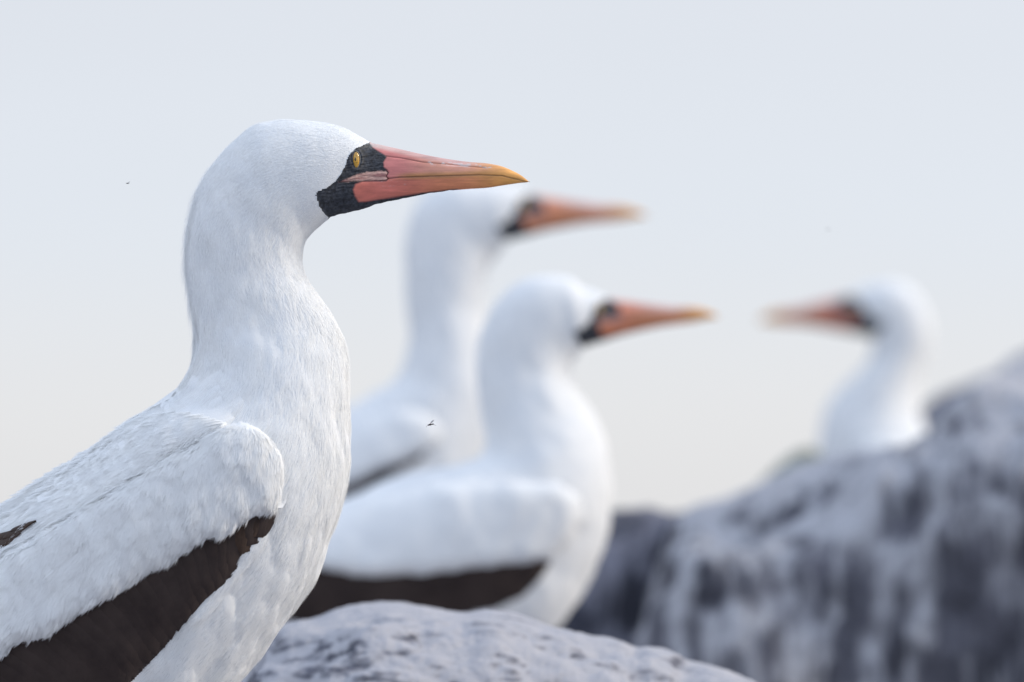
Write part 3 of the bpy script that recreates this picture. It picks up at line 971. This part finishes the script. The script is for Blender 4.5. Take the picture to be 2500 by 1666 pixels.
for bpx, tpx, wd in [((632, 1285), (574, 1398), 40), ((600, 1345), (520, 1450), 36), ((560, 1400), (470, 1515), 40), ((655, 1270), (610, 1350), 34)]:
    vane(b1, bpx, tpx, wd, (.0006, .0016), [tb], 'flank_feather', M_WHITE, b1['body'], bend=-.05)


# ---- soft barbs: the loose edges of the small contour feathers
def barbs(Pp, Nn, Tt, L, Wd, lift, seed, name, parent, R0, jit=.08):
    r = np.random.default_rng(seed)
    n = len(Pp)
    Nn = Nn / (np.linalg.norm(Nn, axis=1, keepdims=True) + 1e-9)
    Tt = Tt - Nn * (Tt * Nn).sum(1, keepdims=True)
    Tt /= np.linalg.norm(Tt, axis=1, keepdims=True) + 1e-9
    S = np.cross(Nn, Tt)
    jn = fbm(Pp * 90, 2, seed)[:, None] * .25 + r.normal(0, .10, (n, 1))
    D = Tt + S * jn; D /= np.linalg.norm(D, axis=1, keepdims=True)
    S = np.cross(Nn, D)
    cl = (fbm(Pp * 230, 2, seed + 3) * .5 + .5)[:, None]
    la = lift[:, None] * (.6 + .6 * cl)
    b0 = Pp - Nn * .0003
    mid = Pp + D * L[:, None] * .5 + Nn * L[:, None] * la * .65
    tip = Pp + D * L[:, None] + Nn * L[:, None] * la * .9
    w = Wd[:, None]
    V = np.stack([b0 - S * w / 2, b0 + S * w / 2, mid - S * w * .45, mid + S * w * .45, tip], 1).reshape(-1, 3) - R0
    o = (np.arange(n) * 5)[:, None]
    F = np.concatenate([o + np.array([0, 3, 1]), o + np.array([0, 2, 3]), o + np.array([2, 4, 3])], 1).reshape(-1, 3)
    nn = Nn + S * r.normal(0, 1, (n, 1)) * jit - D * (.03 + .05 * r.random((n, 1)))
    nn /= np.linalg.norm(nn, axis=1, keepdims=True)
    me = make_mesh(name, V, F, normals=np.repeat(nn, 5, 0))
    return link(name, me, M_BARB, parent, kind='stuff')


def sample_grid(V, n, w, count, r):
    """area-weighted points on a ring grid; w: keep weight per face"""
    nu, nv = V.shape[:2]
    a = V[:-1]; b = np.roll(V, -1, 1)[:-1]; c = V[1:]; d = np.roll(V, -1, 1)[1:]
    area = np.linalg.norm(np.cross(b - a, c - a), axis=-1) * w
    pr = (area / area.sum()).ravel()
    idx = r.choice(pr.size, count, p=pr)
    i, j = idx // nv, idx % nv
    u, v = r.random(count)[:, None], r.random(count)[:, None]

    def bl(Q):
        Qn = np.roll(Q, -1, 1)
        return (Q[i, j] * (1 - u) + Q[i + 1, j] * u) * (1 - v) + (Qn[i, j] * (1 - u) + Qn[i + 1, j] * u) * v
    return bl, i, j


_v, _f = join(VANES)
VTREE = BVHTree.FromPolygons(_v.tolist(), _f.tolist())


def settle(P):
    for k_ in range(len(P)):
        h_ = VTREE.ray_cast(Vector((P[k_, 0], P[k_, 1] - .02, P[k_, 2])), Vector((0, 1, 0)), .03)
        if h_[0] is not None and h_[0].y < P[k_, 1]: P[k_, 1] = h_[0].y
    return P


V, n_ = b1['V'], b1['n']
nu, nv = V.shape[:2]
du = np.gradient(V, axis=0)
pxx, pyy = b1['PX'][..., 0], b1['PX'][..., 1]
dmf = b1['dm']
wgt = np.ones((nu - 1, nv))
near_head = sm(-b1['ts'], -(b1['tf'] + .10), -b1['tf'])
wgt *= (1 + 1.6 * near_head)[:-1, None]
wgt[(dmf[:-1] > -1.0) & (b1['ts'] <= b1['tf'] + .02)[:-1, None]] = 0
wgt[(pyy[:-1] > 1760) | (pxx[:-1] < -120)] = 0
wd = sdf(pxx[:-1].ravel(), pyy[:-1].ravel(), WHITE1).reshape(nu - 1, nv)
dd_ = sdf(pxx[:-1].ravel(), pyy[:-1].ravel(), DARK1).reshape(nu - 1, nv)
wgt[(wd > 14) | (dd_ > -5)] = 0
bl, ii, jj = sample_grid(V, n_, wgt, 150000, rng)
Pp, Nn, Tt = bl(V), bl(n_), bl(du)
_near = (Nn[:, 1] < 0) & (tS_ := b1['ts'][ii] > b1['tf'] + .03)
Pp[_near] = settle(Pp[_near])
dmS = bl(dmf[..., None])[:, 0]; tS = b1['ts'][ii]
hd = sm(-tS, -(b1['tf'] + .16), -b1['tf'])
Lb = (.0075 - .0045 * hd) * (.7 + .6 * rng.random(len(Pp)))
Lb *= .45 + .55 * sm(-dmS, 4, 70) + 0 * hd
nape = sm(tS, b1['tf'] + .03, b1['tf'] + .07) * (1 - sm(tS, b1['tf'] + .15, b1['tf'] + .22))
_dors = nape * (np.cos(jj / nv * 2 * np.pi) > .93) * (rng.random(len(Pp)) < .35)
lift = .05 + .07 * rng.random(len(Pp)) + .26 * _dors * rng.random(len(Pp)) + .10 * hd * rng.random(len(Pp))
Lb *= 1 + .7 * _dors
barbs(Pp, Nn, Tt, Lb, .00042 - .00016 * hd, lift, 5, 'body_down', b1['body'], b1['R0'], jit=(.045 + .15 * hd)[:, None])


def shell_barbs(vv, ff, count, dirf, name, parent, seed, poly, L=(.005, .009)):
    r = np.random.default_rng(seed)
    a, b, c = vv[ff[:, 0]], vv[ff[:, 1]], vv[ff[:, 2]]
    nn = np.cross(b - a, c - a)
    ar = np.linalg.norm(nn, axis=1)
    ctr = vv[ff].mean(1)
    # pixel position of the face centres
    px = 1250 + ctr[:, 0] / ctr[:, 1] * CP * LENS / SENSOR * 2500
    ang = np.arctan2(ctr[:, 2], ctr[:, 1]) - PITCH
    py = 833 - np.tan(ang) * LENS / SENSOR * 2500
    ok = (px > -100) & (py < 1740) & (sdf(px, py, poly) > 2)
    ar = ar * ok
    idx = r.choice(len(ff), count, p=ar / ar.sum())
    w = r.dirichlet((1, 1, 1, 1), count)
    P = (vv[ff[idx]] * w[..., None]).sum(1)
    N_ = nn[idx] / (ar[idx][:, None] + 1e-12)
    N_ *= np.sign(-N_[:, 1:2] + 1e-9)
    P = settle(P)
    P = P + np.array([0, -.0003, 0]) * (r.random((count, 1)) * 2)
    dx, dz = dirf(px[idx], py[idx])
    T = np.c_[dx, np.zeros(count), dz]
    barbs(P, N_, T, L[0] + (L[1] - L[0]) * r.random(count), np.full(count, .00048), .04 + .07 * r.random(count), seed, name, parent, b1['R0'], jit=.05)


def dir_w(px, py):
    f = np.clip((680 - px) / 680, 0, 1)
    a = np.radians(96 + 26 * f)
    return np.cos(a), -np.sin(a)


shell_barbs(b1['vw'], b1['fw'], 80000, dir_w, 'covert_down', b1['cov'], 21, WHITE1)
shell_barbs(b1['vs'], b1['fs'], 26000, lambda x, y: (np.full(len(x), -.85), np.full(len(x), -.52)), 'scapular_down', b1['scap'], 22, SCAP1)

mirror_wing(b1)

# ------------------------------------------------------------------ bird 2: tall, behind the near bird's bill
M2 = affine(REF3, [(1299, 474), (1584, 529), (1238, 590)])
B2 = [(1205, 447, 1230, 604, 27), (1160, 444, 1224, 612, 28), (1080, 452, 1214, 624, 30), (1030, 484, 1206, 634, 31), (1004, 530, 1198, 646, 32), (991, 580, 1191, 662, 33), (986, 640, 1185, 684, 34),
      (988, 700, 1182, 716, 35), (994, 760, 1184, 762, 37), (999, 815, 1192, 815, 41), (990, 870, 1201, 880, 46), (962, 925, 1210, 950, 52), (915, 962, 1214, 1020, 58),
      (855, 990, 1212, 1090, 63), (800, 1020, 1200, 1160, 68), (730, 1070, 1175, 1230, 72), (650, 1130, 1140, 1300, 74), (560, 1200, 1080, 1370, 74), (460, 1280, 1000, 1430, 70),
      (360, 1360, 900, 1490, 62), (260, 1440, 780, 1540, 50), (160, 1520, 600, 1590, 36), (60, 1600, 350, 1640, 20), (0, 1650, 150, 1670, 8)]
b2 = bird('tall blurred seabird standing behind, its head just below the sharp orange tip', 12.2, FACE_SECT, B2, M2, (760, 1690),
          white=[(960, 1000), (1020, 1002), (1058, 1018), (1078, 1050), (1068, 1090), (1000, 1124), (900, 1166), (850, 1187), (700, 1270), (500, 1420), (300, 1560), (120, 1640), (200, 1530), (400, 1370), (600, 1210), (800, 1070), (900, 1015)],
          dark=[(1040, 1108), (1030, 1122), (1000, 1140), (920, 1184), (850, 1214), (770, 1290), (600, 1440), (300, 1640), (100, 1680), (120, 1600), (400, 1450), (700, 1230), (900, 1140), (1010, 1100)],
          feet=[((740, 1500), (760, 1688)), ((700, 1500), (700, 1688))], seed=3, warm=.9)
mirror_wing(b2)
# ------------------------------------------------------------------ bird 3: sitting low behind the front boulder
M3 = affine(REF3, [(1486, 727), (1758, 775), (1424, 850)])
B3 = [(1400, 683, 1416, 862, 27), (1345, 673, 1411, 869, 28), (1285, 682, 1405, 878, 30), (1234, 712, 1400, 888, 31), (1197, 757, 1396, 900, 32), (1174, 808, 1395, 916, 33), (1163, 862, 1400, 936, 34),
      (1162, 915, 1414, 960, 37), (1167, 970, 1436, 992, 42), (1177, 1025, 1462, 1036, 48), (1186, 1075, 1481, 1090, 55), (1172, 1115, 1490, 1150, 62), (1120, 1136, 1494, 1215, 68),
      (1050, 1146, 1488, 1280, 73), (970, 1166, 1468, 1352, 76), (890, 1196, 1436, 1425, 78), (810, 1228, 1385, 1505, 78), (730, 1255, 1300, 1580, 76), (640, 1280, 1150, 1625, 72),
      (550, 1310, 980, 1640, 66), (450, 1340, 800, 1625, 58), (350, 1370, 620, 1600, 45), (260, 1400, 450, 1570, 30), (200, 1430, 320, 1540, 15)]
b3 = bird('blurred seabird sitting in the middle, broad dark wing edge above the boulder', 11.2, FACE_SECT, B3, M3, (900, 1690),
          white=[(1335, 1371), (1390, 1330), (1425, 1270), (1418, 1215), (1370, 1182), (1250, 1172), (1050, 1178), (900, 1212), (780, 1255), (650, 1295), (450, 1355), (300, 1400), (450, 1410), (650, 1392), (740, 1380), (781, 1392), (850, 1405), (924, 1411), (1031, 1404), (1169, 1388), (1260, 1380)],
          dark=[(1350, 1360), (1340, 1385), (1312, 1422), (1274, 1458), (1209, 1487), (1100, 1512), (950, 1535), (750, 1525), (500, 1480), (300, 1440), (200, 1450), (300, 1370), (700, 1340), (1000, 1350), (1250, 1345)],
          feet=[((960, 1610), (980, 1688)), ((900, 1610), (900, 1688))], wing_T=(10, 3), seed=6, warm=.7)
mirror_wing(b3)
# ------------------------------------------------------------------ bird 4: facing left on the far rocks
M4 = affine([(905, 348), (1195, 445), (802, 534)], [(2064, 722), (1848, 785), (2132, 824)])
B4 = [(2186, 687, 2127, 849, 29), (2222, 702, 2126, 860, 30), (2254, 736, 2122, 874, 31), (2272, 780, 2112, 890, 32),
      (2276, 825, 2094, 908, 33), (2266, 870, 2072, 926, 35), (2250, 912, 2052, 946, 38), (2240, 955, 2034, 972, 42), (2242, 1000, 2018, 1002, 48), (2258, 1042, 2005, 1040, 55),
      (2296, 1078, 1998, 1085, 62), (2340, 1112, 1995, 1140, 66), (2390, 1155, 2000, 1200, 70), (2450, 1200, 2030, 1260, 70), (2520, 1240, 2090, 1320, 66), (2600, 1280, 2200, 1370, 58),
      (2680, 1320, 2330, 1400, 45), (2750, 1360, 2480, 1410, 28), (2800, 1385, 2620, 1412, 12)]
b4 = bird('most blurred seabird at the right facing left, head and neck rising behind the streaked rock', 14.0, FACE_SECT, B4, M4, (2250, 1440), mirror=True,
          white=[(2080, 1090), (2150, 1070), (2300, 1120), (2450, 1220), (2600, 1300), (2720, 1370), (2500, 1340), (2300, 1270), (2120, 1180)],
          dark=[(2100, 1160), (2300, 1250), (2500, 1320), (2740, 1380), (2500, 1395), (2250, 1330), (2120, 1240)],
          feet=[((2250, 1380), (2230, 1439)), ((2310, 1380), (2300, 1439))], seed=9, kx=.72, warm=.5)
mirror_wing(b4)


# ------------------------------------------------------------------ flies in the air
def fly(px, py, Y, size, label, tilt, legs=True):
    x, z = PW(px, py, Y)
    o = bpy.data.objects.new('fly', None); COL.objects.link(o); o.location = (x, Y, z); o.rotation_euler = (0, tilt, 0)
    tag(o, label, 'fly', 'small flies in the air')
    s = size
    v1 = revolve(0, 0, 0, .30 * s, .16 * s, .16 * s, 14, 9)
    v2 = revolve(-.32 * s, 0, -.02 * s, .12 * s, .13 * s, .12 * s, 12, 8)
    v3 = revolve(.40 * s, 0, -.03 * s, .26 * s, .10 * s, .10 * s, 12, 8)
    V_, F_ = join([v1, v2, v3])
    link('fly_body', make_mesh('fly_body', V_, F_), M_FLY, o)
    for sd in (1, -1):
        pts = np.array([(0, 0, .12), (.25, .10 * sd, .45), (.62, .16 * sd, .62), (.86, .18 * sd, .56), (.60, .15 * sd, .32), (.2, .05 * sd, .14)]) * s
        V_ = np.r_[pts, pts + np.array([0, .02 * s, 0])]
        F_ = np.array([[0, 1, 2, 5], [2, 3, 4, 5], [6, 11, 8, 7], [8, 11, 10, 9]])
        link('wing', make_mesh('wing', V_, F_), M_FLYWING, o)
    if legs:
        for k, (a, b) in enumerate([(-.2, -.75), (0, .1), (.2, .95)]):
            for sd in (1, -1):
                p = np.array([(a, .08 * sd, -.08), (a + (b - a) * .5, .3 * sd, .05 - .1 * k), (b, .42 * sd, -.30 - .05 * k)]) * s
                V_, F_ = tube(p, np.array([.03, .022, .014]) * s, 6)
                link('leg', make_mesh('leg', V_, F_), M_FLY, o)


fly(1050, 1037, 8.68, .0036, 'dark fly with spread legs and wings hovering before the blurred bird wing', -.25)
fly(311, 448, 8.74, .0019, 'tiny dark red fly in the empty sky left of the nearest bird', .1, legs=False)
fly(2020, 561, 9.6, .0017, 'faint out of focus fly high in the sky above the left-facing bird', .3, legs=False)
